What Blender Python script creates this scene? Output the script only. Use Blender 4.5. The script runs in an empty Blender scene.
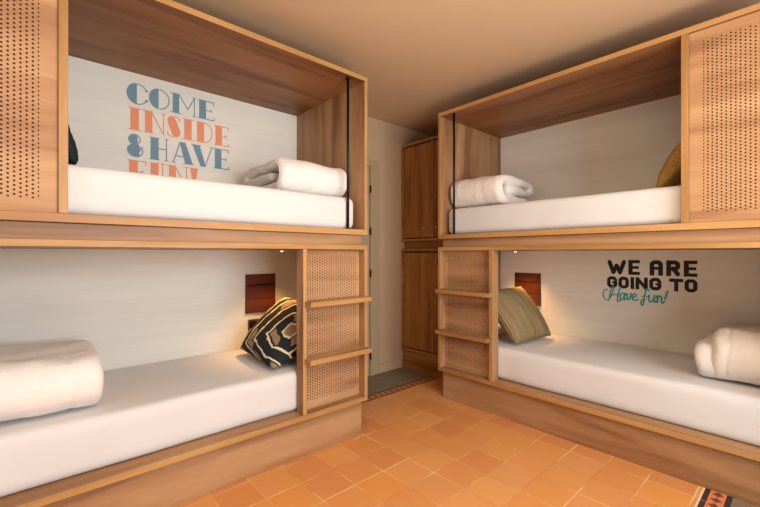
import bpy, bmesh, math, random
from mathutils import Vector, noise
random.seed(4)
scn = bpy.context.scene
COL = scn.collection
R = math.radians

# ------------------------------------------------------------------ materials
def srgb(r, g, b):
    def f(c):
        c /= 255.0
        return c / 12.92 if c <= 0.04045 else ((c + 0.055) / 1.055) ** 2.4
    return (f(r), f(g), f(b), 1.0)

class NT:
    def __init__(s, name, rough=0.6, spec=0.3):
        s.m = bpy.data.materials.new(name); s.m.use_nodes = True
        s.t = s.m.node_tree; s.b = s.t.nodes['Principled BSDF']
        s.b.inputs['Roughness'].default_value = rough
        s.b.inputs['Specular IOR Level'].default_value = spec
    def n(s, ty, **k):
        x = s.t.nodes.new(ty)
        for a, v in k.items(): setattr(x, a, v)
        return x
    def put(s, sock, v):
        if hasattr(v, 'is_linked'): s.t.links.new(v, sock)
        else: sock.default_value = v
    def math(s, op, a, b=None, c=None):
        x = s.n('ShaderNodeMath', operation=op)
        s.put(x.inputs[0], a)
        if b is not None: s.put(x.inputs[1], b)
        if c is not None: s.put(x.inputs[2], c)
        return x.outputs[0]
    def coord(s, which='Object'):
        return s.n('ShaderNodeTexCoord').outputs[which]
    def mapping(s, v, scale=(1, 1, 1), loc=(0, 0, 0), rot=(0, 0, 0)):
        x = s.n('ShaderNodeMapping'); s.put(x.inputs['Vector'], v)
        x.inputs['Scale'].default_value = scale; x.inputs['Location'].default_value = loc
        x.inputs['Rotation'].default_value = rot
        return x.outputs[0]
    def noise(s, v, scale=5, detail=4, rough=0.55, dist=0):
        x = s.n('ShaderNodeTexNoise'); s.put(x.inputs['Vector'], v)
        x.inputs['Scale'].default_value = scale; x.inputs['Detail'].default_value = detail
        x.inputs['Roughness'].default_value = rough; x.inputs['Distortion'].default_value = dist
        return x.outputs['Fac']
    def ramp(s, f, stops):
        x = s.n('ShaderNodeValToRGB'); s.put(x.inputs[0], f); e = x.color_ramp.elements
        while len(e) < len(stops): e.new(0.5)
        for i, (p, c) in enumerate(stops):
            e[i].position = p; e[i].color = c
        return x.outputs[0]
    def mix(s, f, a, b, blend='MIX'):
        x = s.n('ShaderNodeMix', data_type='RGBA', blend_type=blend)
        s.put(x.inputs[0], f); s.put(x.inputs[6], a); s.put(x.inputs[7], b)
        return x.outputs[2]
    def sep(s, v):
        x = s.n('ShaderNodeSeparateXYZ'); s.put(x.inputs[0], v); return x.outputs
    def comb(s, a, b, c):
        x = s.n('ShaderNodeCombineXYZ')
        for i, v in enumerate((a, b, c)): s.put(x.inputs[i], v)
        return x.outputs[0]
    def color(s, c): s.put(s.b.inputs['Base Color'], c)
    def bump(s, h, strength=0.2, dist=0.01):
        x = s.n('ShaderNodeBump'); s.put(x.inputs['Height'], h)
        x.inputs['Strength'].default_value = strength; x.inputs['Distance'].default_value = dist
        s.t.links.new(x.outputs[0], s.b.inputs['Normal'])

def plain(name, rgb, rough=0.6, spec=0.3, metal=0.0):
    t = NT(name, rough, spec); t.color(srgb(*rgb)); t.b.inputs['Metallic'].default_value = metal
    # faint procedural unevenness
    f = t.noise(t.coord(), 60, 2); t.bump(f, 0.04, 0.002)
    return t.m

def grain(t, axis, dark, mid, light, seed=0.0, fine=1.0):
    st = {'x': (0.9, 9, 9), 'y': (9, 0.9, 9), 'z': (9, 9, 0.9)}[axis]
    v = t.mapping(t.coord(), st, (seed, seed * 1.7, seed * .6))
    big = t.noise(v, 0.9, 3, 0.5, 0.6)
    st2 = tuple(q * 9 for q in st)
    f2 = t.noise(t.mapping(t.coord(), st2), 0.8, 3, 0.6)
    c = t.ramp(big, [(0.34, dark), (0.47, mid), (0.66, light)])
    g = t.ramp(f2, [(0.3, (0.90, 0.88, 0.86, 1)), (0.65, (1, 1, 1, 1))])
    return t.mix(0.75 * fine, c, g, 'MULTIPLY'), f2

def wood(name, axis, dark, mid, light, rough=0.45, seed=0.0):
    t = NT(name, rough, 0.35)
    c, f = grain(t, axis, srgb(*dark), srgb(*mid), srgb(*light), seed)
    t.color(c); t.bump(f, 0.06, 0.002)
    return t.m

OAKC = ((132, 93, 60), (161, 120, 82), (178, 139, 101))
OAK = {a: wood('oak_' + a, a, *OAKC, seed=i * 3.1) for i, a in enumerate('xyz')}
EDGE = {a: wood('oak_edge_' + a, a, (160, 116, 66), (178, 134, 80), (190, 148, 94), seed=i * 2.3) for i, a in enumerate('xyz')}
SHADED = {a: wood('oak_shaded_' + a, a, (112, 70, 38), (140, 92, 54), (156, 108, 68), seed=i * 2.9 + 3) for i, a in enumerate('xyz')}  # same oak darkened: shade painted into the underlit upper top boards
DOAK = {a: wood('wardrobe_oak_' + a, a, (132, 84, 34), (160, 106, 46), (176, 122, 58), seed=i * 2.3 + 7) for i, a in enumerate('xyz')}
DEDGE = {a: wood('wardrobe_edge_' + a, a, (152, 106, 48), (170, 122, 60), (182, 134, 70), seed=i * 2.3 + 5) for i, a in enumerate('xyz')}

def cane_mat(name, along, o, lim, gaxis):
    """perforated oak: staggered holes laid out in the panel's plane (along = 'x' or 'y' world axis); lim=(a0,a1,z0,z1)"""
    t = NT(name, 0.55, 0.25)
    c, f = grain(t, gaxis, srgb(150, 108, 74), srgb(174, 132, 94), srgb(190, 150, 110), 4.2)
    s = t.sep(t.coord())
    a = s[0] if along == 'x' else s[1]; z = s[2]
    pa, pz = 0.0172, 0.0166
    ca = t.math('DIVIDE', a, pa)
    col = t.math('FLOOR', ca)
    fa = t.math('MULTIPLY', t.math('SUBTRACT', t.math('FRACT', ca), 0.5), pa)
    par = t.math('MULTIPLY', t.math('MODULO', t.math('ABSOLUTE', col), 2.0), 0.5)
    cz = t.math('ADD', t.math('DIVIDE', z, pz), par)
    fz = t.math('MULTIPLY', t.math('SUBTRACT', t.math('FRACT', cz), 0.5), pz)
    d = t.math('SQRT', t.math('ADD', t.math('MULTIPLY', fa, fa), t.math('MULTIPLY', fz, fz)))
    hole = t.math('LESS_THAN', d, 0.0039)
    for v, lo, hi in ((a, lim[0], lim[1]), (z, lim[2], lim[3])):
        hole = t.math('MULTIPLY', hole, t.math('GREATER_THAN', v, lo))
        hole = t.math('MULTIPLY', hole, t.math('LESS_THAN', v, hi))
    t.color(t.mix(hole, c, srgb(40, 22, 16)))
    t.bump(t.math('SUBTRACT', 1.0, hole), 0.5, 0.003)
    return t.m

def cloth(name, rgb, rough=0.85, wr=0.35, sc=9):
    t = NT(name, rough, 0.15)
    t.b.inputs['Sheen Weight'].default_value = 0.15
    v = t.coord()
    c = t.mix(t.noise(v, 3, 3), srgb(*rgb), srgb(*[min(255, q + 8) for q in rgb]))
    t.color(c)
    h = t.math('ADD', t.noise(v, sc, 4, 0.5, 0.6), t.math('MULTIPLY', t.noise(v, 700, 1), 0.02))
    t.bump(h, wr, 0.02)
    return t.m

SHEET = cloth('white_sheet', (208, 207, 206), wr=0.10, sc=5)
DUVET = cloth('white_duvet', (224, 221, 218), wr=0.36, sc=17)
DUVETB = cloth('ivory_duvet', (222, 216, 208), wr=0.36, sc=17)
PILLOW = cloth('white_pillow', (222, 226, 230), wr=0.2, sc=10)

def wallmat(name, rgb, streak=0.0):
    t = NT(name, 0.8, 0.15)
    v = t.coord()
    a = t.noise(v, 1.3, 3)
    c = t.mix(a, srgb(*rgb), srgb(*[q - 7 for q in rgb]))
    if streak:
        s = t.noise(t.mapping(v, (1.2, 1.2, 26)), 1.0, 4, 0.6)
        c = t.mix(t.math('MULTIPLY', s, streak), c, srgb(*[q - 34 for q in rgb]))
        t.bump(s, 0.08, 0.004)
    else:
        t.bump(t.noise(v, 30, 3), 0.04, 0.004)
    t.color(c)
    return t.m
WALL = wallmat('warm_white_wall', (192, 166, 136))
PANELW = wallmat('brushed_white_panel', (238, 234, 224), 0.7)
CEIL = wallmat('ceiling_plaster', (216, 184, 150))
DOORP = wallmat('greige_door_paint', (178, 156, 126))

def floormat():
    t = NT('floor_tiles', 0.38, 0.4)
    v = t.coord(); s = t.sep(v)
    dn = t.noise(v, 9, 2)
    dd = t.math('MULTIPLY', t.math('SUBTRACT', dn, 0.5), 0.010)
    X = t.math('ADD', s[0], dd); Y = t.math('SUBTRACT', s[1], dd)
    p = 0.1965
    cx = t.math('DIVIDE', t.math('SUBTRACT', X, 1.628 - 20 * 0.194), 0.194)
    cy = t.math('DIVIDE', t.math('SUBTRACT', Y, 1.962 - 20 * p), p)
    ix, iy = t.math('FLOOR', cx), t.math('FLOOR', cy)
    def edge(c, w):
        f = t.math('ABSOLUTE', t.math('SUBTRACT', t.math('FRACT', c), 0.5))
        return t.math('GREATER_THAN', f, 0.5 - w)
    gr = t.math('MAXIMUM', edge(cx, 0.013), edge(cy, 0.016))
    wn = t.n('ShaderNodeTexWhiteNoise', noise_dimensions='2D'); t.put(wn.inputs[0], t.comb(ix, iy, 0.0))
    tile = t.ramp(wn.outputs[0], [(0.0, srgb(200, 128, 72)), (0.35, srgb(212, 144, 78)), (0.7, srgb(216, 156, 96)), (1.0, srgb(214, 144, 66))])
    wn2 = t.n('ShaderNodeTexWhiteNoise', noise_dimensions='2D'); t.put(wn2.inputs[0], t.comb(iy, ix, 0.0))
    tile = t.mix(t.math('MULTIPLY', wn2.outputs[0], 0.35), tile, srgb(196, 128, 88))
    mot = t.noise(v, 16, 5, 0.6)
    tile = t.mix(t.math('MULTIPLY', mot, 0.5), tile, srgb(220, 158, 94))
    worn = t.noise(v, 3.5, 3)
    groutc = t.mix(t.ramp(worn, [(0.4, (0, 0, 0, 1)), (0.62, (1, 1, 1, 1))]), srgb(196, 130, 80), srgb(236, 196, 140))
    terra = t.mix(gr, tile, groutc)
    # grey stone
    gx = t.math('DIVIDE', s[0], 0.2); gy = t.math('DIVIDE', s[1], 0.2)
    gg = t.math('MAXIMUM', edge(gx, 0.012), edge(gy, 0.012))
    grey = t.mix(t.noise(v, 7, 4), srgb(104, 94, 76), srgb(140, 128, 106))
    grey = t.mix(t.math('MULTIPLY', gg, 0.5), grey, srgb(84, 78, 68))
    def band(y0, y1):
        q = t.math('DIVIDE', t.math('SUBTRACT', s[1], y0), y1 - y0)
        inside = t.math('MULTIPLY', t.math('GREATER_THAN', q, 0.0), t.math('LESS_THAN', q, 1.0))
        e = t.math('ABSOLUTE', t.math('SUBTRACT', q, 0.5))
        dark = t.math('GREATER_THAN', e, 0.29)
        # lozenges down the middle
        fx = t.math('ABSOLUTE', t.math('SUBTRACT', t.math('FRACT', t.math('DIVIDE', s[0], 0.062)), 0.5))
        loz = t.math('ADD', t.math('MULTIPLY', e, 4.2), t.math('MULTIPLY', fx, 2.1))
        l1 = t.math('LESS_THAN', loz, 1.0); l2 = t.math('LESS_THAN', loz, 0.62)
        vor = t.n('ShaderNodeTexVoronoi'); t.put(vor.inputs['Vector'], v); vor.inputs['Scale'].default_value = 62
        speck = t.math('LESS_THAN', vor.outputs['Distance'], 0.22)
        c = t.mix(speck, srgb(226, 128, 64), srgb(112, 118, 130))
        c = t.mix(l1, c, srgb(112, 100, 92)); c = t.mix(l2, c, srgb(122, 48, 34))
        dg = t.mix(t.noise(v, 60, 2), srgb(30, 30, 32), srgb(62, 62, 60))
        je = edge(gx, 0.012)
        dg = t.mix(je, dg, srgb(176, 150, 120))
        return inside, t.mix(dark, c, dg)
    col = terra
    far = t.math('GREATER_THAN', s[1], 2.485); near = t.math('LESS_THAN', s[1], 0.265)
    col = t.mix(t.math('MAXIMUM', far, near), col, grey)
    for y0, y1 in ((2.392, 2.487), (0.262, 0.366)):
        i, c = band(y0, y1); col = t.mix(i, col, c)
    li = t.math('MULTIPLY', t.math('GREATER_THAN', s[1], 0.366), t.math('LESS_THAN', s[1], 0.374))
    col = t.mix(li, col, srgb(236, 210, 170))
    t.color(col)
    t.bump(t.math('SUBTRACT', t.math('MULTIPLY', mot, 0.4), gr), 0.18, 0.004)
    t.put(t.b.inputs['Roughness'], t.math('ADD', 0.34, t.math('MULTIPLY', mot, 0.25)))
    return t.m
FLOOR = floormat()

BLACK = plain('black_metal', (28, 30, 34), 0.4, 0.5, 0.6)
SILVER = plain('brushed_steel', (190, 186, 176), 0.3, 0.5, 1.0)
DARKGAP = plain('dark_shadow_gap', (40, 24, 14), 0.9)
LEATHER = wood('red_brown_leather', 'x', (82, 36, 18), (96, 44, 23), (108, 52, 28), 0.5, 2)
STUD = plain('dark_stud', (52, 28, 20), 0.4, 0.4, 0.5)
BRONZE = plain('bronze_plate', (92, 80, 56), 0.4, 0.5, 0.5)
INKBLUE = plain('blue_lettering', (112, 142, 158), 0.7)
INKORANGE = plain('orange_lettering', (228, 144, 108), 0.7)
INKBLACK = plain('black_lettering', (30, 28, 28), 0.6)
INKTEAL = plain('teal_lettering', (30, 158, 156), 0.7)

def emis(name, rgb, s):
    t = NT(name); t.color(srgb(*rgb))
    t.b.inputs['Emission Color'].default_value = srgb(*rgb); t.b.inputs['Emission Strength'].default_value = s
    return t.m
LED = emis('warm_led', (255, 214, 150), 6)

def knit(name, c1, c2, scale=90):
    t = NT(name, 0.9, 0.1)
    v = t.mapping(t.coord('UV'), (scale, scale * 0.8, 1))
    w = t.n('ShaderNodeTexVoronoi'); t.put(w.inputs['Vector'], v); w.inputs['Scale'].default_value = 1.0
    w.inputs['Randomness'].default_value = 0.35
    big = t.noise(t.coord('UV'), 7, 3)
    c = t.mix(t.ramp(w.outputs['Distance'], [(0.15, (1, 1, 1, 1)), (0.6, (0, 0, 0, 1))]), srgb(*c1), srgb(*c2))
    c = t.mix(t.math('MULTIPLY', big, 0.3), c, srgb(*c1))
    t.color(c)
    t.bump(t.math('SUBTRACT', 1.0, w.outputs['Distance']), 0.6, 0.004)
    return t.m
def ribbed(name, c1, c2):
    t = NT(name, 0.9, 0.1)
    s = t.sep(t.coord('UV'))
    jit = t.math('MULTIPLY', t.noise(t.coord('UV'), 18, 3), 0.02)
    a = t.math('SINE', t.math('MULTIPLY', t.math('ADD', s[0], jit), 190.0))
    b = t.math('SINE', t.math('MULTIPLY', t.math('ADD', s[1], jit), 260.0))
    st = t.noise(t.mapping(t.coord('UV'), (14, 1.2, 1)), 1.0, 2)
    f = t.math('ADD', t.math('MULTIPLY', a, 0.24), t.math('MULTIPLY', b, 0.14))
    f = t.math('ADD', f, t.math('ADD', t.math('MULTIPLY', st, 0.9), 0.08))
    t.color(t.ramp(f, [(0.2, srgb(*c1)), (0.85, srgb(*c2))]))
    t.bump(f, 0.4, 0.004)
    return t.m
OLIVE = ribbed('olive_weave', (104, 88, 60), (164, 144, 106))
OCHRE = knit('ochre_knit', (148, 108, 52), (222, 178, 104), 60)
CHAR = knit('charcoal_knit', (20, 26, 28), (62, 72, 74), 60)

def mudcloth():
    t = NT('black_cream_mudcloth', 0.9, 0.1)
    uv = t.coord('UV')
    nz = t.noise(uv, 9, 3)
    s = t.sep(t.mapping(uv, (1, 1, 1), (-0.76, -0.56, 0), (0, 0, R(6))))
    ax = t.math('ABSOLUTE', t.math('ADD', s[0], t.math('MULTIPLY', t.math('SUBTRACT', nz, .5), 0.07)))
    ay = t.math('ABSOLUTE', t.math('ADD', s[1], t.math('MULTIPLY', t.math('SUBTRACT', nz, .5), 0.07)))
    d = t.math('MAXIMUM', ax, t.math('ADD', t.math('MULTIPLY', ay, 0.9), t.math('MULTIPLY', ax, 0.25)))
    k = t.math('DIVIDE', d, 0.138)
    fr = t.math('FRACT', k)
    line = t.math('LESS_THAN', t.math('ABSOLUTE', t.math('SUBTRACT', fr, 0.5)), 0.085)
    # tan infills between alternate lines
    ring = t.math('FLOOR', t.math('ADD', k, 0.5))
    odd = t.math('MODULO', ring, 2.0)
    seg = t.noise(t.mapping(uv, (5, 5, 1), (3.3, 1.1, 0)), 1.0, 0)
    tan = t.math('MULTIPLY', odd, t.math('MULTIPLY', t.math('GREATER_THAN', seg, 0.5), t.math('GREATER_THAN', t.math('ABSOLUTE', t.math('SUBTRACT', fr, 0.5)), 0.24)))
    tan = t.math('MAXIMUM', tan, t.math('LESS_THAN', k, 0.42))
    c = t.mix(t.noise(uv, 30, 3), srgb(22, 26, 30), srgb(50, 56, 58))
    c = t.mix(tan, c, t.mix(t.noise(uv, 26, 3), srgb(120, 104, 82), srgb(156, 138, 112)))
    # dotted corner patch
    vd = t.n('ShaderNodeTexVoronoi'); t.put(vd.inputs['Vector'], uv); vd.inputs['Scale'].default_value = 34
    zone = t.math('MULTIPLY', t.math('LESS_THAN', t.sep(uv)[0], 0.17), t.math('LESS_THAN', vd.outputs['Distance'], 0.27))
    c = t.mix(t.math('MAXIMUM', line, zone), c, srgb(214, 200, 168))
    t.color(c)
    t.bump(t.noise(uv, 120, 2), 0.4, 0.003)
    return t.m
MUD = mudcloth()

# ------------------------------------------------------------------ object helpers
def tag(o, label=None, cat=None, group=None, kind=None):
    if label: o['label'] = label
    if cat: o['category'] = cat
    if group: o['group'] = group
    if kind: o['kind'] = kind
    return o
def thing(name, loc, label, cat, group=None):
    o = bpy.data.objects.new(name, None); COL.objects.link(o); o.location = loc; o.empty_display_size = .1
    return tag(o, label, cat, group)

def root_of(o):
    p = Vector((0, 0, 0))
    while o is not None:
        p += o.location; o = o.parent
    return p

class MB:
    """collects boxes, prisms and tubes given in world coordinates -> one mesh object"""
    def __init__(s): s.bm = bmesh.new()
    def box(s, x0, x1, y0, y1, z0, z1, m=0, face={}):
        x0, x1 = sorted((x0, x1)); y0, y1 = sorted((y0, y1)); z0, z1 = sorted((z0, z1))
        v = [s.bm.verts.new((x, y, z)) for x in (x0, x1) for y in (y0, y1) for z in (z0, z1)]
        F = {'-x': (0, 1, 3, 2), '+x': (4, 6, 7, 5), '-y': (0, 4, 5, 1), '+y': (2, 3, 7, 6), '-z': (0, 2, 6, 4), '+z': (1, 5, 7, 3)}
        for k, q in F.items():
            f = s.bm.faces.new([v[i] for i in q]); f.material_index = face.get(k, m)
        return s
    def poly(s, pts, m=0):
        f = s.bm.faces.new([s.bm.verts.new(p) for p in pts]); f.material_index = m
        return f
    def tube(s, p0, p1, r, n=20, m=0, r1=None):
        p0, p1 = Vector(p0), Vector(p1); a = (p1 - p0).normalized()
        u = a.orthogonal().normalized(); w = a.cross(u); r1 = r if r1 is None else r1
        A = [s.bm.verts.new(p0 + (u * math.cos(t) + w * math.sin(t)) * r) for t in [2 * math.pi * i / n for i in range(n)]]
        B = [s.bm.verts.new(p1 + (u * math.cos(t) + w * math.sin(t)) * r1) for t in [2 * math.pi * i / n for i in range(n)]]
        for i in range(n):
            f = s.bm.faces.new((A[i], A[(i + 1) % n], B[(i + 1) % n], B[i])); f.smooth = True; f.material_index = m
        s.bm.faces.new(A[::-1]).material_index = m; s.bm.faces.new(B).material_index = m
        return s
    def build(s, name, mats, parent=None, bevel=0.0, smooth=False, recalc=True):
        if recalc: bmesh.ops.recalc_face_normals(s.bm, faces=s.bm.faces)
        if parent is not None:
            o0 = root_of(parent)
        else:
            o0 = Vector((0, 0, 0))
        if parent is not None: bmesh.ops.translate(s.bm, verts=s.bm.verts, vec=-o0)
        me = bpy.data.meshes.new(name); s.bm.to_mesh(me); s.bm.free()
        for m in (mats if isinstance(mats, (list, tuple)) else [mats]): me.materials.append(m)
        if smooth:
            for p in me.polygons: p.use_smooth = True
        o = bpy.data.objects.new(name, me); COL.objects.link(o); o.parent = parent
        if bevel:
            b = o.modifiers.new('bevel', 'BEVEL'); b.width = bevel; b.segments = 2; b.limit_method = 'ANGLE'
            b.harden_normals = False
        return o
def struct(o): return tag(o, kind='structure')

# ------------------------------------------------------------------ room shell
XW, YW, ZC = 3.45, 2.89, 2.515
X0, Y0 = -1.7, -1.7
struct(MB().box(X0, XW + .1, Y0, YW + .1, -0.06, 0).build('floor', FLOOR))
struct(MB().box(X0, XW + .1, Y0, YW + .1, ZC, ZC + .06).build('ceiling', CEIL))
struct(MB().box(X0, XW + .1, YW, YW + .1, 0, ZC).build('wall_back', WALL))
struct(MB().box(XW, XW + .1, Y0, YW, 0, ZC).build('wall_right', WALL))
struct(MB().box(X0 - .1, X0, Y0, YW + .1, 0, ZC).build('wall_left', WALL))
# front wall with the daylight window opening
WX0, WX1, WZ0, WZ1 = -0.2, 2.1, 0.75, 2.15
fw = MB()
fw.box(X0, WX0, Y0 - .1, Y0, 0, ZC).box(WX1, XW, Y0 - .1, Y0, 0, ZC).box(WX0, WX1, Y0 - .1, Y0, 0, WZ0).box(WX0, WX1, Y0 - .1, Y0, WZ1, ZC)
struct(fw.build('wall_front', WALL))
wf = MB()
wf.box(WX0, WX0 + .05, Y0 - .08, Y0 - .02, WZ0, WZ1).box(WX1 - .05, WX1, Y0 - .08, Y0 - .02, WZ0, WZ1)
wf.box(WX0, WX1, Y0 - .08, Y0 - .02, WZ0, WZ0 + .05).box(WX0, WX1, Y0 - .08, Y0 - .02, WZ1 - .05, WZ1)
wf.box((WX0 + WX1) / 2 - .03, (WX0 + WX1) / 2 + .03, Y0 - .08, Y0 - .02, WZ0, WZ1)
struct(wf.build('window_1', WALL, bevel=.004))

# door in the back wall, partly seen past the end of the left bunk
d = MB()
d.box(1.685, 2.447, YW - .006, YW - .001, 0.008, 2.03)
for (a, b, c, e) in ((1.78, 2.35, .2, .95), (1.78, 2.35, 1.1, 1.92)):
    d.box(a, b, YW - .012, YW - .005, c, e)
do = struct(d.build('door_1', DOORP, bevel=.002))
h = MB()
for z in (1.808, 1.403, .997, .196):
    h.tube((2.452, YW - .028, z - .035), (2.452, YW - .028, z + .035), .0075, 12)
h.build('door_hinge', BLACK, do)
f = MB()
f.box(2.456, 2.51, YW - .022, YW - .0005, 0, 2.035).box(2.5105, 2.583, YW - .014, YW - .0005, 0, 2.0615)
f.box(1.63, 2.51, YW - .022, YW - .0005, 2.0355, 2.0615).box(1.58, 2.583, YW - .014, YW - .0005, 2.062, 2.105)
f.box(1.63, 1.678, YW - .022, YW - .0005, 0, 2.035)
struct(f.build('trim_1', DOORP, bevel=.003))
struct(MB().box(2.584, 2.892, YW - .014, YW, 0, .088).build('baseboard_back', WALL, bevel=.004))

# ------------------------------------------------------------------ bunks
class Frame:
    """local bunk axes: s along the length from the ladder end, d into the depth, z up"""
    def __init__(f, side):
        f.side = side
        if side == 'L': f.la, f.da, f.front, f.grow = 'x', 'y', '-y', '-x'
        else: f.la, f.da, f.front, f.grow = 'y', 'x', '-x', '-y'
    def pt(f, s, d, z):
        return (1.648 - s, 1.955 + d, z) if f.side == 'L' else (2.498 + d, 2.066 - s, z)
    def box(f, mb, s0, s1, d0, d1, z0, z1, m=0, face={}):
        a, b = f.pt(s0, d0, z0), f.pt(s1, d1, z1)
        return mb.box(a[0], b[0], a[1], b[1], a[2], b[2], m, face)

def make_bunk(side, P, label, cat_label_step):
    F = Frame(side); la, da, fr = F.la, F.da, F.front
    far = {'L': '+x', 'R': '+y'}[side]      # the ladder-end face
    L, D = P['L'], P['D']
    root = thing('bunk_bed', F.pt(L / 2, .5, 0), label, 'bunk bed')
    def board(name, s0, s1, d0, d1, z0, z1, axis, edges=True, mats=None, face=None, bev=.0018):
        mb = MB(); fc = dict(face) if face else ({fr: 1} if edges else {})
        F.box(mb, s0, s1, d0, d1, z0, z1, 0, fc)
        return mb.build(name, mats or [OAK[axis], EDGE[axis]], root, bevel=bev)
    # plinth
    mb = MB(); F.box(mb, .02, L - .02, .04, .062, 0, .224); F.box(mb, .02, .042, .062, D, 0, .224)
    mb.build('plinth', OAK[la], root, bevel=.0015)
    # lower box
    board('bottom_board', .0, L, 0, D, .225, .255, la, face={fr: 1, far: 1})
    board('top_board', .0, L, 0, D, 1.21, 1.238, la, face={fr: 1, far: 1})
    board('end_panel', 0, .025, 0, D, .2555, 1.2095, 'z')
    board('end_panel', L - .025, L, 0, D, .2555, 1.2095, 'z')
    p0, p1 = P['post']
    board('ladder_post', p0, p1, 0, .076, .2555, 1.2095, 'z')
    # recessed band between the two boxes
    mb = MB(); F.box(mb, .02, L - .02, .04, .062, 1.239, 1.304); F.box(mb, .02, .042, .062, D, 1.239, 1.304)
    mb.build('recessed_band', OAK[la], root, bevel=.001)
    # upper box
    board('bottom_board', 0, L, 0, D, 1.305, 1.340, la, face={fr: 1, far: 1})
    board('top_board', 0, L, 0, D, 2.308, 2.338, la, face={fr: 1, far: 1}, mats=[SHADED[la], EDGE[la]])
    board('end_panel', 0, .025, 0, D, 1.3405, 2.3075, 'z')
    board('end_panel', L - .025, L, 0, D, 1.3405, 2.3075, 'z')
    u0, u1 = P['upost']
    board('partition_post', u0, u1, 0, .07, 1.3405, 2.3075, 'z')
    # back panels
    for z0, z1 in ((.2555, 1.2095), (1.3405, 2.3075)):
        mb = MB(); F.box(mb, .0255, L - .0255, D - .012, D - .001, z0, z1); mb.build('back_panel', PANELW, root)
    # perforated panels
    def cane(s0, s1, d0, z0, z1, sa, sb, za, zb):
        mb = MB(); F.box(mb, s0 + .001, s1 - .001, d0, d0 + .01, z0 + .001, z1 - .001)
        o0 = root_of(root); i = 0 if la == 'x' else 1
        A, B = sorted((F.pt(sa, 0, 0)[i] - o0[i], F.pt(sb, 0, 0)[i] - o0[i]))
        m = cane_mat('perforated_oak', la, None, (A, B, za, zb), 'z' if False else la)
        return mb.build('perforated_panel', m, root)
    cane(.025, p0, .058, .255, 1.21, .05, p0 - .012, .305, 1.172)
    cane(u1, L - .025, .016, 1.34, 2.308, u1 + .056, L - .04, 1.392, 2.252)
    # ladder treads
    for z in P['tread']:
        mb = MB()
        F.box(mb, .020, p0 + P['over'], -.064, -.0005, z - .029, z, 0, {fr: 1})
        F.box(mb, .0262, p0 - .0012, -.0005, .0575, z - .029, z)
        mb.build('ladder_step', [OAK[la], EDGE[la]], root, bevel=.0018)
    # black safety rod
    mb = MB(); mb.tube(F.pt(.136, .034, 1.3405), F.pt(.136, .034, 2.3075), .0088, 24)
    for z in (1.3405, 2.2995): mb.tube(F.pt(.136, .034, z), F.pt(.136, .034, z + .008), .014, 24)
    mb.build('safety_rod', BLACK, root)
    # recessed reading spot
    s, dd = P['spot']
    mb = MB(); mb.tube(F.pt(s, dd, 1.2035), F.pt(s, dd, 1.2098), .016, 28, 0, .019)
    sp = mb.build('reading_spot', SILVER, root)
    mb = MB(); mb.tube(F.pt(s, dd, 1.2005), F.pt(s, dd, 1.2034), .010, 24); mb.build('bulb', LED, sp)
    lt = bpy.data.lights.new('reading_lamp', 'SPOT'); lt.energy = P['spotw']; lt.color = (1.0, .52, .17)
    lt.spot_size = R(95); lt.spot_blend = 1.0; lt.shadow_soft_size = .03
    lo = bpy.data.objects.new('reading_lamp', lt); COL.objects.link(lo); lo.location = F.pt(s, dd, 1.19)
    return F, root

PL = dict(L=2.022, D=.881, post=(.458, .482), upost=(1.535, 1.565), tread=(.908, .58), over=.014, spot=(.30, .60), spotw=30)
PR = dict(L=2.10, D=.927, post=(.476, .508), upost=(1.607, 1.638), tread=(.898, .570), over=.028, spot=(.30, .70), spotw=30)
FL, bunkL = make_bunk('L', PL, 'two-tier oak bunk bed on the left, under the blue and orange lettering', None)
FR, bunkR = make_bunk('R', PR, 'two-tier oak bunk bed on the right, beside the tall cupboard', None)

# ------------------------------------------------------------------ soft goods
def sm(t): t = max(0, min(1, t)); return t * t * (3 - 2 * t)

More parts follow.
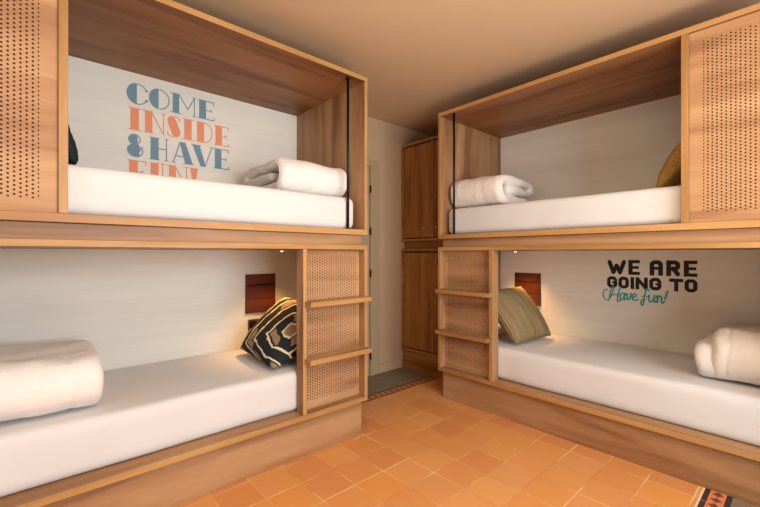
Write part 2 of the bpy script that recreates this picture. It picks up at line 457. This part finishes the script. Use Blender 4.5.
def mattress(F, s0, s1, d0, d1, z0, z1, label, r=.045, seed=0):
    """fitted-sheet mattress: rounded box surface with a little slackness"""
    bm = bmesh.new()
    nx, ny, nz = 60, 26, 8
    def rb(a, b, c):
        # a,b,c in [-1,1] box coords -> rounded box
        hs, hd, hz = (s1 - s0) / 2, (d1 - d0) / 2, (z1 - z0) / 2
        p = Vector((a * hs, b * hd, c * hz)); rr = Vector((r * 1.0, r * .8, r))
        q = Vector([max(-h + k, min(h - k, v)) for v, h, k in zip(p, (hs, hd, hz), rr)])
        e = p - q
        if e.length > 1e-9:
            n = Vector([e[i] / rr[i] for i in range(3)]).normalized()
            m = max(abs(e[i]) / rr[i] for i in range(3))
            p = q + Vector([n[i] * rr[i] * m for i in range(3)])
        w = noise.noise(Vector((p.x * 2.2 + seed, p.y * 3, p.z * 5))) * .008
        w += noise.noise(Vector((p.x * 7 + seed, p.y * 7, p.z * 3))) * .0025
        p.y += w if b < 0 else 0
        if c > 0: p.z += w * .7 + .006 * (1 - a * a) * (1 - b * b)
        return F.pt((s0 + s1) / 2 + p.x, (d0 + d1) / 2 + p.y, (z0 + z1) / 2 + p.z)
    def cs(n, h):
        # denser near the ends
        k = [-1 + 2 * i / n for i in range(n + 1)]
        e = 1 - r / h
        ext = [-1, -1 + .1 * (1 - e), -1 + .3 * (1 - e), -1 + .6 * (1 - e)]
        k = sorted(set([round(v * e, 5) for v in k] + [round(v, 5) for v in ext] + [round(-v, 5) for v in ext]))
        return k
    A, B, C = cs(nx, (s1 - s0) / 2), cs(ny, (d1 - d0) / 2), cs(nz, (z1 - z0) / 2)
    cache = {}
    def V(a, b, c):
        k = (a, b, c)
        if k not in cache: cache[k] = bm.verts.new(rb(a, b, c))
        return cache[k]
    def sheet(P, Q, fn):
        for i in range(len(P) - 1):
            for j in range(len(Q) - 1):
                bm.faces.new((fn(P[i], Q[j]), fn(P[i + 1], Q[j]), fn(P[i + 1], Q[j + 1]), fn(P[i], Q[j + 1])))
    for c in (-1, 1): sheet(A, B, lambda a, b: V(a, b, c))
    for b in (-1, 1): sheet(A, C, lambda a, cc: V(a, b, cc))
    for a in (-1, 1): sheet(B, C, lambda b, cc: V(a, b, cc))
    m = MB(); m.bm.free(); m.bm = bm
    o = m.build('mattress', SHEET, None, smooth=True)
    recenter(o)
    return tag(o, label, 'mattress')

def recenter(o, base=True):
    me = o.data; xs = [v.co for v in me.vertices]
    c = Vector(((min(v.x for v in xs) + max(v.x for v in xs)) / 2, (min(v.y for v in xs) + max(v.y for v in xs)) / 2, min(v.z for v in xs)))
    me.transform(__import__('mathutils').Matrix.Translation(-c)); o.location = c

mattress(FL, .05, 1.985, .080, .862, .2562, .49, 'white-sheeted mattress in the lower left bunk, under a patterned cushion', seed=1)
mattress(FR, .05, 2.06, .080, .908, .2562, .49, 'white-sheeted mattress in the lower right bunk, under an olive cushion', seed=5)
mattress(FL, .062, 1.985, .052, .862, 1.3412, 1.550, 'white-sheeted mattress in the upper left bunk below orange lettering', seed=9)
mattress(FR, .050, 2.06, .052, .908, 1.3412, 1.550, 'white-sheeted mattress in the upper right bunk, cream lit, beside ochre cushion', seed=13)

def rolled(F, s0, s1, d0, d1, z0, z1, label, mat=DUVET, seed=0, inner=.0, face=1, group=None, seam=None, sink=.0):
    """quilt folded over into a flat spiral; axis along s. The end at the greater s is the open one seen."""
    H = z1 - z0; t = H / 3.05; W = d1 - d0; a = (W - 2.1 * t) / 2
    cd = d0 + 1.5 * t + a
    path = []                                   # centreline in (d, z), inside -> outside
    N = 14
    for i in range(N): path.append((-a * .9 + 1.9 * a * i / N, 0))
    for i in range(10): th = -math.pi / 2 + math.pi * i / 10; path.append((a + t / 2 * math.cos(th), t / 2 + t / 2 * math.sin(th)))
    for i in range(N): path.append((a - 2 * a * i / N, t))
    for i in range(14): th = math.pi / 2 + math.pi * i / 14; path.append((-a + t * math.cos(th), t * math.sin(th)))
    for i in range(N + 1): path.append((-a + 2 * a * i / N, -t))
    path = [(x, z) for x, z in path]
    n = len(path)
    nrm = []
    for i in range(n):
        p, q = path[max(0, i - 1)], path[min(n - 1, i + 1)]
        dx, dz = q[0] - p[0], q[1] - p[1]; l = math.hypot(dx, dz); nrm.append((-dz / l, dx / l))
    ns = 46; bm = bmesh.new(); rings = []
    for k in range(ns + 1):
        u = k / ns
        # ease stations toward both ends
        uu = .5 - .5 * math.cos(math.pi * u)
        uu = .45 * u + .55 * uu
        ring = []
        ds = min(uu, 1 - uu) * (s1 - s0); rnd = .045
        th = math.sqrt(max(0, 1 - (1 - min(1, ds / rnd)) ** 2)) if ds < rnd else 1
        th = .12 + .88 * th
        shr = 1 - .05 * (1 - th)
        for side in (1, -1):
            idx = range(n) if side == 1 else range(n - 1, -1, -1)
            for i in idx:
                e = i / (n - 1)
                # rounded inside/outside ends of the strip
                te = min(i, n - 1 - i) / 3.0
                tt = th * (math.sqrt(max(0.0, 1 - (1 - min(1, te)) ** 2)) * .9 + .1)
                x = path[i][0] * shr + nrm[i][0] * t * .5 * tt * side
                z = path[i][1] * shr + nrm[i][1] * t * .5 * tt * side
                # inner layers stand proud of the outer one at the open end
                s = s0 + (s1 - s0) * uu
                s += inner * ((1 - e) if face > 0 else sm((e - .48) / .12)) * sm((uu - .5) * 2 * face) * face
                q = Vector((s * 3 + seed, x * 5, z * 5))
                w = noise.noise(q) * .015 + noise.noise(q * 2.6) * .009
                w2 = noise.noise(Vector((s * 16 + seed, x * 4, z * 4 + 3))) * .0035
                if seam and abs(s - seam) < .008: w2 += .004 * side
                s += noise.noise(Vector((x * 9 + seed, z * 9, 1))) * .014
                outn = (nrm[i][0] * side, nrm[i][1] * side)
                x += outn[0] * (w * .5 + w2); z += outn[1] * (w + w2)
                zz = z0 + H / 2 + z * 1.0
                # weight: flatten against the mattress, slump toward the open side
                if zz < z0 + .02: zz = z0 + .02 * max(0, (zz - z0) / .02) * .6 if zz > z0 else z0
                zz -= .10 * H * sm((x + .1) / (2 * a + .2)) * (1 if z > 0 else .0)
                ring.append(bm.verts.new(F.pt(s, cd + x, zz - sink)))
        rings.append(ring)
    m = 2 * n
    for k in range(ns):
        for i in range(m):
            j = (i + 1) % m
            bm.faces.new((rings[k][i], rings[k][j], rings[k + 1][j], rings[k + 1][i]))
    for rg in (rings[0], rings[-1]):
        for i in range(n - 1):
            bm.faces.new((rg[i], rg[i + 1], rg[m - 2 - i], rg[m - 1 - i]))
    mb = MB(); mb.bm.free(); mb.bm = bm
    o = mb.build('rolled_duvet', mat, None, smooth=True)
    sb = o.modifiers.new('sub', 'SUBSURF'); sb.levels = 1; sb.render_levels = 1
    recenter(o)
    return tag(o, label, 'duvet', group)

rolled(FL, .05, .545, .12, .66, 1.562, 1.770, 'white duvet folded into a roll on upper left mattress, beside the black rod', seed=3, inner=.012)
rolled(FR, .032, .50, .085, .62, 1.566, 1.800, 'white duvet folded into a roll on upper right mattress, behind the black rod', DUVETB, seed=8, inner=.012)
rolled(FL, 1.40, 1.975, .12, .72, .502, .735, 'thick white rolled duvet on lower left mattress, cut by the left picture edge', seed=15, seam=1.515)
lrd = rolled(FR, 1.690, 2.06, .20, .80, .502, .765, 'thick white rolled duvet on lower right mattress, right of the black lettering', DUVETB, seed=22, seam=1.76)
inn = rolled(FR, 1.622, 1.80, .215, .66, .502, .700, None, DUVET, seed=31)
inn.name = 'inner_fold'; inn.location = inn.location - lrd.location; inn.parent = lrd; del inn['category']

def cushion(name, corners, T, mat, label, cat='cushion', n=26, seed=0, pinch=.07, seamr=True):
    """corners: bl, br, tr, tl in world; T full thickness; front normal = (br-bl)x(tl-bl)"""
    bl, br, tr, tl = [Vector(c) for c in corners]
    nn = (br - bl).cross(tl - bl).normalized()
    bm = bmesh.new(); uvl = bm.loops.layers.uv.new('UVMap')
    G = {}
    for side in (1, -1):
        for i in range(n + 1):
            for j in range(n + 1):
                a = -math.cos(math.pi * i / n) * .5 + i / n - .5; b = -math.cos(math.pi * j / n) * .5 + j / n - .5
                if side == -1 and (i in (0, n) or j in (0, n)):
                    G[side, i, j] = G[1, i, j]; continue
                a2 = a * (1 - pinch * (1 - b * b)); b2 = b * (1 - pinch * (1 - a * a))
                u, v = (a2 + 1) / 2, (b2 + 1) / 2
                p = bl * (1 - u) * (1 - v) + br * u * (1 - v) + tr * u * v + tl * (1 - u) * v
                th = ((1 - a * a) * (1 - b * b)); th = max(0, th) ** .42
                w = 1 + .10 * noise.noise(Vector((a * 2 + seed, b * 2, side)))
                p += nn * side * T / 2 * th * w
                p += nn * .006 * noise.noise(Vector((a * 5 + seed, b * 5, 0)))
                vv = bm.verts.new(p); G[side, i, j] = vv
    for side in (1, -1):
        for i in range(n):
            for j in range(n):
                q = [(i, j), (i + 1, j), (i + 1, j + 1), (i, j + 1)]
                if side == -1: q = q[::-1]
                f = bm.faces.new([G[side, a, b] for a, b in q])
                for l, (a, b) in zip(f.loops, q): l[uvl].uv = (a / n, b / n)
    mb = MB(); mb.bm.free(); mb.bm = bm
    o = mb.build(name, mat, None, smooth=True, recalc=False)
    recenter(o)
    return tag(o, label, cat)

cushion('cushion', [(1.07, 2.62, .535), (1.055, 2.11, .510), (1.50, 2.08, .80), (1.395, 2.60, .865)], .22, MUD,
        'black and cream patterned cushion leaning in the corner of the lower left bunk', seed=2, pinch=.02)
cushion('cushion', [(2.67, 1.475, .515), (3.16, 1.43, .52), (3.19, 1.715, .90), (2.66, 1.74, .88)], .19, OLIVE,
        'olive woven cushion leaning in the corner of the lower right bunk', seed=6, pinch=.01)
cushion('cushion', [(.150, 2.62, 1.575), (.150, 2.15, 1.575), (-.01, 2.15, 1.97), (-.01, 2.60, 1.97)], .13, CHAR,
        'charcoal knitted cushion half hidden behind the upper left post', seed=9)
cushion('cushion', [(3.24, .66, 1.575), (2.80, .63, 1.575), (2.80, .44, 1.90), (3.22, .46, 1.90)], .15, OCHRE,
        'ochre knitted cushion half hidden behind the upper right post', seed=12)
cushion('pillow', [(1.33, 2.64, .535), (1.33, 2.10, .535), (1.585, 2.10, .60), (1.585, 2.64, .60)], .08, PILLOW,
        'white pillow behind the black patterned cushion', 'pillow', seed=20)
cushion('pillow', [(2.62, 1.70, .54), (3.24, 1.70, .54), (3.24, 2.0, .62), (2.62, 2.0, .62)], .09, PILLOW,
        'white pillow behind the olive cushion', 'pillow', seed=24)

# ------------------------------------------------------------------ wall pockets and switch plates inside the lower bunks
def pocket(F, s0, s1, z0, z1, label):
    D = (PL if F.side == 'L' else PR)['D'] - .012
    t = thing('wall_pocket', F.pt((s0 + s1) / 2, D - .001, z0), label, 'wall pocket')
    mb = MB(); F.box(mb, s0, s1, D - .006, D - .0012, z0, z1); mb.build('backing', LEATHER, t, bevel=.002)
    h = z1 - z0
    mb = MB(); F.box(mb, s0 + .002, s1 - .002, D - .014, D - .0065, z0 + .002, z0 + .36 * h); mb.build('front_pouch', LEATHER, t, bevel=.003)
    mb = MB(); F.box(mb, s0 + .002, s1 - .002, D - .011, D - .0065, z0 + .375 * h, z0 + .70 * h); mb.build('middle_pouch', LEATHER, t, bevel=.003)
    mb = MB(); F.box(mb, s0 + .008, s1 - .008, D - .0075, D - .0055, z0 + .71 * h, z0 + .735 * h); mb.build('slot', DARKGAP, t)
    for s in (s0 + .022, s1 - .022):
        mb = MB(); mb.tube(F.pt(s, D - .006, z0 + .88 * h), F.pt(s, D - .010, z0 + .88 * h), .006, 14); mb.build('stud', STUD, t)
pocket(FL, 1.648 - 1.431, 1.648 - 1.190, .737, 1.03, 'red-brown wall pocket above the patterned cushion in the lower left bunk')
pocket(FR, 2.066 - 1.889, 2.066 - 1.637, .712, 1.008, 'red-brown wall pocket above the olive cushion in the lower right bunk')
def plate(F, s0, s1, z0, z1, label):
    D = (PL if F.side == 'L' else PR)['D'] - .012
    t = thing('switch_plate', F.pt((s0 + s1) / 2, D - .001, z0), label, 'switch')
    mb = MB(); F.box(mb, s0, s1, D - .009, D - .0012, z0, z1); mb.build('cover_plate', BRONZE, t, bevel=.002)
    w = (s1 - s0) / 2
    for k in range(2):
        mb = MB(); F.box(mb, s0 + k * w + .010, s0 + (k + 1) * w - .010, D - .012, D - .0092, z0 + .014, z1 - .014); mb.build('rocker', STUD, t, bevel=.001)
plate(FL, 1.648 - 1.355, 1.648 - 1.213, .602, .692, 'dark bronze switch plate beside the patterned cushion')
plate(FR, 2.066 - 1.80, 2.066 - 1.647, .588, .668, 'dark bronze switch plate peeking out behind the olive cushion')

# ------------------------------------------------------------------ lettering
class Ink:
    """2-D shapes on a back panel; hmap(h) -> world point for (h, z)"""
    def __init__(s, pt): s.pt = pt; s.mb = MB(); s.k = 0
    def P(s, pts):
        s.k += 1                       # each stroke a hair further off the panel, like overlapping coats of paint
        q = [Vector(s.pt(x, z)) for x, z in pts]
        off = Vector((0, -1, 0)) if abs(q[0].y - q[1].y) + abs(q[0].y - q[2].y) < 1e-9 else Vector((-1, 0, 0))
        s.mb.poly([p + off * s.k * 5e-6 for p in q])
    def rect(s, x0, x1, z0, z1): s.P([(x0, z0), (x1, z0), (x1, z1), (x0, z1)])
    def stroke(s, pts, w, caps=True):
        for i in range(len(pts) - 1):
            (x0, z0), (x1, z1) = pts[i], pts[i + 1]; l = math.hypot(x1 - x0, z1 - z0)
            if l < 1e-6: continue
            dx, dz = (x1 - x0) / l, (z1 - z0) / l; nx, nz = -dz * w / 2, dx * w / 2
            s.P([(x0 + nx, z0 + nz), (x0 - nx, z0 - nz), (x1 - nx, z1 - nz), (x1 + nx, z1 + nz)])
        js = pts if caps else pts[1:-1]
        for x, z in js:
            s.P([(x + w / 2 * math.cos(a), z + w / 2 * math.sin(a)) for a in [2 * math.pi * i / 10 for i in range(10)]])
    def arc(s, cx, cz, rx, rz, a0, a1, w, n=22):
        o = []; i_ = []
        for k in range(n + 1):
            a = R(a0 + (a1 - a0) * k / n)
            o.append((cx + rx * math.cos(a), cz + rz * math.sin(a))); i_.append((cx + (rx - w) * math.cos(a), cz + (rz - w) * math.sin(a)))
        for k in range(n): s.P([o[k], o[k + 1], i_[k + 1], i_[k]])
    def seg(s, cx, cz, rx, rz, a0, a1, n=22):
        s.P([(cx + rx * math.cos(R(a0 + (a1 - a0) * k / n)), cz + rz * math.sin(R(a0 + (a1 - a0) * k / n))) for k in range(n + 1)])
    def flush(s, name, mat, parent):
        return s.mb.build(name, mat, parent, recalc=False)

TH = .0065
def deco(I, ch, x0, x1, z0, z1):
    w, h = x1 - x0, z1 - z0; m = .006; x0 += m / 2; x1 -= m / 2; w -= m
    K = .046                       # thick stem
    def serif(x, z, l=.026, up=False): I.rect(x - l / 2, x + l / 2, z if not up else z - .005, z + .005 if not up else z)
    cx, cz = (x0 + x1) / 2, (z0 + z1) / 2
    if ch in 'CO':
        rx = w / 2
        I.seg(cx - .004, cz, rx - .004, h / 2, 98, 262)
        if ch == 'O': I.arc(cx, cz, rx, h / 2, -90, 90, TH)
        else:
            I.arc(cx, cz, rx, h / 2, 28, 98, TH); I.arc(cx, cz, rx, h / 2, 262, 332, TH)
            I.seg(x1 - .010, cz + h * .24, .008, .008, 0, 360); I.seg(x1 - .010, cz - h * .24, .008, .008, 0, 360)
        I.rect(cx - .012, cx - .004, z0 + .001, z1 - .001)
    elif ch == 'M':
        I.rect(x0 + .010, x0 + .010 + K * .85, z0, z1); serif(x0 + .03, z0, .07); serif(x0 + .01, z1, .03, True)
        a = x0 + .010 + K * .85
        I.stroke([(a, z1 - .004), ((a + x1) / 2, z0 + h * .30), (x1 - .012, z1 - .004)], TH)
        I.rect(x1 - .015, x1 - .009, z0, z1); serif(x1 - .012, z0); serif(x1 - .012, z1, .026, True)
    elif ch in 'EF':
        I.rect(x0 + .008, x0 + .008 + K, z0, z1); I.rect(x0, x1 - .004, z1 - TH, z1)
        I.rect(x1 - .010, x1 - .004, z1 - .026, z1); I.rect(x0 + K, x1 - .022, cz - TH / 2, cz + TH / 2); I.rect(x1 - .028, x1 - .022, cz - .012, cz + .012)
        if ch == 'E': I.rect(x0, x1 - .002, z0, z0 + TH); I.rect(x1 - .008, x1 - .002, z0, z0 + .026)
        else: I.rect(x0, x0 + K + .014, z0, z0 + .005)
    elif ch == 'I':
        I.rect(cx - K / 2, cx + K / 2, z0, z1); I.rect(x0, x1, z0, z0 + .005); I.rect(x0, x1, z1 - .005, z1)
    elif ch == 'N':
        I.rect(x0 + .008, x0 + .008 + K * .9, z0, z1); I.rect(x0, x0 + K + .014, z0, z0 + .005); serif(x0 + .008, z1, .03, True)
        I.stroke([(x0 + .012 + K * .7, z1 - .004), (x1 - .012, z0 + .004)], TH)
        I.rect(x1 - .015, x1 - .009, z0, z1); serif(x1 - .013, z1, .03, True)
    elif ch == 'S':
        I.P([(x0 + .002, z1 - .030), (x0 + .012, z1 - .010), (x0 + .034, z1 - .001), (x0 + .052, z1 - .020), (x1 - .004, z0 + .052), (x1, z0 + .030), (x1 - .012, z0 + .008), (x1 - .034, z0 + .001), (x1 - .05, z0 + .016), (x0 + .006, z1 - .058)])
        I.arc(cx + .006, z1 - .026, w * .42, .026, 20, 100, TH); I.arc(cx - .008, z0 + .026, w * .42, .026, 200, 280, TH)
        I.rect(x1 - .012, x1 - .006, z1 - .034, z1 - .010); I.rect(x0 + .002, x0 + .008, z0 + .010, z0 + .034)
    elif ch == 'D':
        I.rect(x0 + .008, x0 + .008 + K, z0, z1); I.rect(x0, x0 + K + .02, z0, z0 + .005); I.rect(x0, x0 + K + .02, z1 - .005, z1)
        I.arc(x0 + K + .01, cz, x1 - x0 - K - .012, h / 2, -90, 90, TH)
    elif ch == '&':
        I.seg(x0 + .042, z1 - h * .24, .034, h * .24, 60, 300); I.seg(x0 + .046, z0 + h * .29, .044, h * .29, 60, 300)
        I.arc(x0 + .046, z1 - h * .22, .030, h * .22, -60, 60, TH); I.arc(x0 + .050, z0 + h * .27, .040, h * .27, -100, 40, TH)
        I.rect(x0 + .060, x1, cz - .012, cz - .006); I.stroke([(x1 - .012, cz - .01), (x1 - .030, z0 + .018)], TH)
    elif ch == 'H':
        I.rect(x0 + .008, x0 + .008 + K, z0, z1); I.rect(x0, x0 + K + .014, z0, z0 + .005); I.rect(x0, x0 + K + .014, z1 - .005, z1)
        I.rect(x0 + K, x1 - .012, cz, cz + TH); I.rect(x1 - .018, x1 - .012, z0, z1); serif(x1 - .015, z0); serif(x1 - .015, z1, .026, True)
    elif ch == 'A':
        I.P([(cx - .022, z1), (cx + .016, z1), (x1 - .006, z0), (x1 - .006 - K * 1.05, z0)])
        I.stroke([(cx - .018, z1 - .004), (x0 + .012, z0 + .003)], TH); I.rect(x0, x0 + .028, z0, z0 + .005); I.rect(x1 - K - .022, x1, z0, z0 + .005)
        I.rect(x0 + .026, cx + .02, z0 + h * .30, z0 + h * .30 + TH)
    elif ch == 'V':
        I.P([(x0 + .006, z1), (x0 + .006 + K * 1.05, z1), (cx + .022, z0), (cx - .014, z0)])
        I.stroke([(cx + .016, z0 + .004), (x1 - .012, z1 - .003)], TH); I.rect(x0, x0 + K + .02, z1 - .005, z1); I.rect(x1 - .028, x1, z1 - .005, z1)
    elif ch == 'U':
        I.P([(x0 + .008, z1), (x0 + .008 + K, z1), (x0 + .008 + K, z0 + .01), (x0 + .04, z0 + .004), (x0 + .015, z0 + .02), (x0 + .008, z0 + .045)])
        I.rect(x0, x0 + K + .014, z1 - .005, z1); I.arc(cx, z0 + .042, w / 2 - .012, .042, 180, 360, TH); I.rect(x1 - .018, x1 - .012, z0 + .042, z1); serif(x1 - .015, z1, .028, True)
    elif ch == '!':
        I.P([(cx - .026, z1), (cx + .026, z1), (cx + .008, z0 + .040), (cx - .008, z0 + .040)]); I.seg(cx, z0 + .014, .014, .014, 0, 360)

yT = 2.824 - .0015
def ptL(x, z): return (x, yT, z)
wl = thing('wall_lettering', (.44, yT, 1.64), 'blue and orange lettering reading COME INSIDE & HAVE FUN! in the upper left bunk', 'lettering')
rows = [('COME', [(.440, .564), (.560, .686), (.688, .850), (.855, .974)], 2.115, 2.246, INKBLUE),
        ('INSIDE', [(.446, .526), (.531, .662), (.664, .752), (.754, .836), (.842, .960), (.964, 1.076)], 1.952, 2.092, INKORANGE),
        ('&HAVE', [(.440, .536), (.562, .682), (.690, .836), (.812, .966), (.960, 1.076)], 1.786, 1.929, INKBLUE),
        ('FUN!', [(.446, .557), (.562, .660), (.668, .801), (.803, .866)], 1.625, 1.766, INKORANGE)]
for word, xs, z0, z1, ink in rows:
    I = Ink(ptL)
    for ch, (a, b) in zip(word, xs): deco(I, ch, a, b, z0, z1)
    o = I.flush('word', ink, wl)
    o['label'] = ('blue' if ink is INKBLUE else 'orange') + ' art deco letters ' + word.replace('&', '& ')

xT = 3.413 - .0015
def ptR(h, z): return (xT, -h, z)              # h grows to the viewer's right
wr = thing('wall_lettering', (xT, .83, .80), 'black and teal lettering reading WE ARE GOING TO Have fun! in the lower right bunk', 'lettering')
def block(I, ch, x0, x1, z0, z1, K):
    w, h = x1 - x0, z1 - z0; a, b, c, d = x0 + K / 2, x1 - K / 2, z0 + K / 2, z1 - K / 2; m = (c + d) / 2; cx = (a + b) / 2
    S = lambda *p: I.stroke(list(p), K, True)
    r = .012
    if ch == 'W': I.stroke([(a, d), (a + (cx - a) * .55, c), (cx, d - .25 * h), (b - (b - cx) * .55, c), (b, d)], K)
    elif ch == 'E':
        I.rect(x0, x0 + K, z0, z1); I.rect(x0, x1, z1 - K * .82, z1); I.rect(x0, x1, z0, z0 + K * .82); I.rect(x0, x1 - .006, m - K * .36, m + K * .36)
    elif ch == 'A': S((a, c), (a, d - r), (a + r, d), (b - r, d), (b, d - r), (b, c)); I.rect(x0, x1, m - K * .45, m + K * .25); I.rect(x0, x0 + K, z0, m); I.rect(x1 - K, x1, z0, m)
    elif ch == 'R': I.rect(x0, x0 + K, z0, z1); S((a, d), (b - r, d), (b, d - r), (b, m + .008), (b - r, m - .004), (a, m - .004)); I.stroke([(cx, m), (b, c)], K)
    elif ch == 'G': S((b, d - .016), (b - r, d), (a + r, d), (a, d - r), (a, c + r), (a + r, c), (b - r, c), (b, c + r), (b, m - .004)); I.rect(cx, x1, m - K * .4, m + K * .3)
    elif ch == 'O': S((a + r, d), (a, d - r), (a, c + r), (a + r, c), (b - r, c), (b, c + r), (b, d - r), (b - r, d), (a + r, d))
    elif ch == 'I': I.rect(x0, x1, z0, z1)
    elif ch == 'N': I.rect(x0, x0 + K, z0, z1); I.rect(x1 - K, x1, z0, z1); I.stroke([(a, d), (b, c)], K, False)
    elif ch == 'T': I.rect(x0, x1, z1 - K, z1); I.rect(cx - K / 2, cx + K / 2, z0, z1)
I = Ink(ptR)
for ch, (a, b) in zip('WEARE', [(-1.096, -.966), (-.951, -.875), (-.813, -.731), (-.712, -.630), (-.611, -.535)]): block(I, ch, a, b, 1.024, 1.136, .029)
for ch, (a, b) in zip('GOINGTO', [(-1.098, -1.026), (-1.018, -.947), (-.936, -.912), (-.903, -.824), (-.815, -.740), (-.694, -.613), (-.606, -.535)]): block(I, ch, a, b, .916, 1.007, .024)
o = I.flush('words', INKBLACK, wr); o['label'] = 'bold black letters WE ARE GOING TO'
def curve(pts, n=8):
    out = []
    P_ = [pts[0]] + pts + [pts[-1]]
    for i in range(1, len(P_) - 2):
        p0, p1, p2, p3 = P_[i - 1], P_[i], P_[i + 1], P_[i + 2]
        for k in range(n):
            t = k / n
            out.append(tuple(.5 * ((2 * p1[j]) + (-p0[j] + p2[j]) * t + (2 * p0[j] - 5 * p1[j] + 4 * p2[j] - p3[j]) * t * t + (-p0[j] + 3 * p1[j] - 3 * p2[j] + p3[j]) * t ** 3) for j in (0, 1)))
    out.append(pts[-1]); return out
I = Ink(ptR)
def scr(x0, x1, z0, z1, pts, w=.0095):
    I.stroke(curve([(x0 + (x1 - x0) * a, z0 + (z1 - z0) * b) for a, b in pts]), w)
# H
scr(-1.129, -1.02, .812, .925, [(.30, .78), (.12, .74), (.02, .48), (.10, .16), (.34, .06), (.52, .30), (.66, .70), (.74, .98), (.62, .99), (.50, .62), (.44, .30), (.40, .04)], .009)
scr(-1.07, -1.00, .812, .925, [(1.0, 1.0), (.86, .86), (.70, .40), (.64, .06), (.78, .02), (.98, .18)], .010)
scr(-1.075, -1.015, .855, .875, [(0, 0), (.5, .6), (1, .4)], .0075)
# a v e
scr(-1.008, -.968, .830, .882, [(.78, .90), (.40, .98), (.05, .5), (.22, .02), (.58, .12), (.84, .95), (.76, .22), (.92, .0), (1.1, .2)])
scr(-.966, -.930, .830, .882, [(.0, .7), (.18, .95), (.26, .4), (.44, .02), (.8, .3), (.98, .95), (.84, .86)])
scr(-.928, -.884, .830, .882, [(.1, .35), (.62, .6), (.56, .96), (.22, .84), (.10, .3), (.40, .0), (.96, .22)])
# f u n !
scr(-.876, -.808, .800, .922, [(.22, .52), (.62, .56)], .0075)
scr(-.870, -.815, .798, .924, [(.98, .90), (.74, 1.0), (.52, .72), (.40, .30), (.26, .02), (.06, .08), (.16, .30), (.5, .36)])
scr(-.822, -.776, .828, .882, [(.0, .6), (.16, .96), (.10, .3), (.34, .0), (.72, .3), (.90, .95), (.82, .2), (.96, .0), (1.1, .2)])
scr(-.770, -.726, .826, .880, [(.0, .7), (.18, .92), (.10, .04), (.22, .60), (.52, .96), (.72, .72), (.68, .16), (.86, .0), (1.08, .24)])
I.stroke([(-.703, .914), (-.718, .858)], .011); I.stroke([(-.7255, .832), (-.7245, .834)], .012)
o = I.flush('words', INKTEAL, wr); o['label'] = 'teal script letters Have fun!'

# ------------------------------------------------------------------ tall cupboard past the right bunk
wx, wy0, wy1 = 2.893, 2.075, 2.8845
wd = thing('wardrobe', ((wx + XW) / 2, (wy0 + wy1) / 2, 0), 'tall dark oak cupboard with small steel knobs between door wall and right bunk', 'wardrobe')
MB().box(wx + .018, XW - .004, wy0 + .01, wy1, 0, .190).build('plinth', DOAK['y'], wd, bevel=.0015)
MB().box(wx + .045, XW - .004, wy0 + .01, wy1 - .004, 1.236, 1.312).build('recessed_band', DOAK['y'], wd, bevel=.0015)
for z0, z1, kz in ((1.3125, 2.316, 1.437), (.1905, 1.2355, 1.114)):
    c = MB(); tkn = .026; fc = {'-x': 1}
    c.box(wx, XW - .004, wy1 - tkn, wy1, z0, z1, 0, fc).box(wx, XW - .004, wy0, wy0 + tkn, z0, z1, 0, fc)
    c.box(wx, XW - .004, wy0 + tkn, wy1 - tkn, z1 - tkn, z1, 0, fc).box(wx, XW - .004, wy0 + tkn, wy1 - tkn, z0, z0 + tkn, 0, fc)
    c.box(wx + .004, XW - .004, 2.462, 2.480, z0 + tkn, z1 - tkn, 0, fc)
    c.box(XW - .014, XW - .004, wy0 + tkn, wy1 - tkn, z0 + tkn, z1 - tkn)
    c.build('carcass', [DOAK['y'], DEDGE['y']], wd, bevel=.0012)
    c = MB(); c.box(wx + .024, wx + .028, wy0 + tkn + .001, 2.461, z0 + tkn + .001, z1 - tkn - .001); c.box(wx + .024, wx + .028, 2.481, wy1 - tkn - .001, z0 + tkn + .001, z1 - tkn - .001)
    c.build('shadow_lining', DARKGAP, wd)
    top = z1 - tkn - .014; bot = z0 + tkn + .010
    for a, b, k in ((2.484, wy1 - tkn - .012, 2.555), (wy0 + tkn + .006, 2.458, 2.40)):
        dr = MB().box(wx + .004, wx + .022, a, b, bot, top).build('cupboard_door', DOAK['z'], wd, bevel=.0018)
        kb = MB(); kb.tube((wx + .004, k, kz), (wx - .014, k, kz), .005, 14); kb.tube((wx - .012, k, kz), (wx - .024, k, kz), .012, 18, 0, .010); kb.build('knob', SILVER, dr)

# ------------------------------------------------------------------ light
def area(name, loc, rot, sx, sy, e, col, spread=180):
    l = bpy.data.lights.new(name, 'AREA'); l.shape = 'RECTANGLE'; l.size = sx; l.size_y = sy; l.energy = e; l.color = col; l.spread = R(spread)
    o = bpy.data.objects.new(name, l); COL.objects.link(o); o.location = loc; o.rotation_euler = rot; return o
area('window_daylight', ((WX0 + WX1) / 2, Y0 - .12, (WZ0 + WZ1) / 2), (R(90), 0, 0), 2.2, 1.35, 122, (.88, .95, 1.0))
area('room_lamp', (.8, .2, 2.46), (0, 0, 0), 1.2, 1.2, 27, (1.0, .84, .66))
area('left_fill', (-1.6, .3, 1.4), (R(90), 0, R(-90)), 2.2, 1.5, 17, (1.0, .92, .84))  # added unseen fill toward the right bunk; this wall has no window
area('ceiling_fill', (.9, -.4, .6), (R(180), 0, 0), .9, .9, 35, (1.0, .82, .60))  # added unseen fill, aimed up to brighten the ceiling

w = bpy.data.worlds.new('world'); scn.world = w; w.use_nodes = True
bg = w.node_tree.nodes['Background']; bg.inputs[0].default_value = (.95, .97, 1.0, 1); bg.inputs[1].default_value = .6

# ------------------------------------------------------------------ camera
cam = bpy.data.cameras.new('camera'); cam.sensor_width = 36; cam.lens = 390 / 760 * 36; cam.shift_y = .8 / 760; cam.clip_start = .02
co = bpy.data.objects.new('camera', cam); COL.objects.link(co); co.location = (0, 0, 1.18); co.rotation_euler = (R(90), 0, R(-41.94))
scn.camera = co
scn.view_settings.view_transform = 'Standard'
scn.view_settings.look = 'None'
scn.view_settings.exposure = 0.0
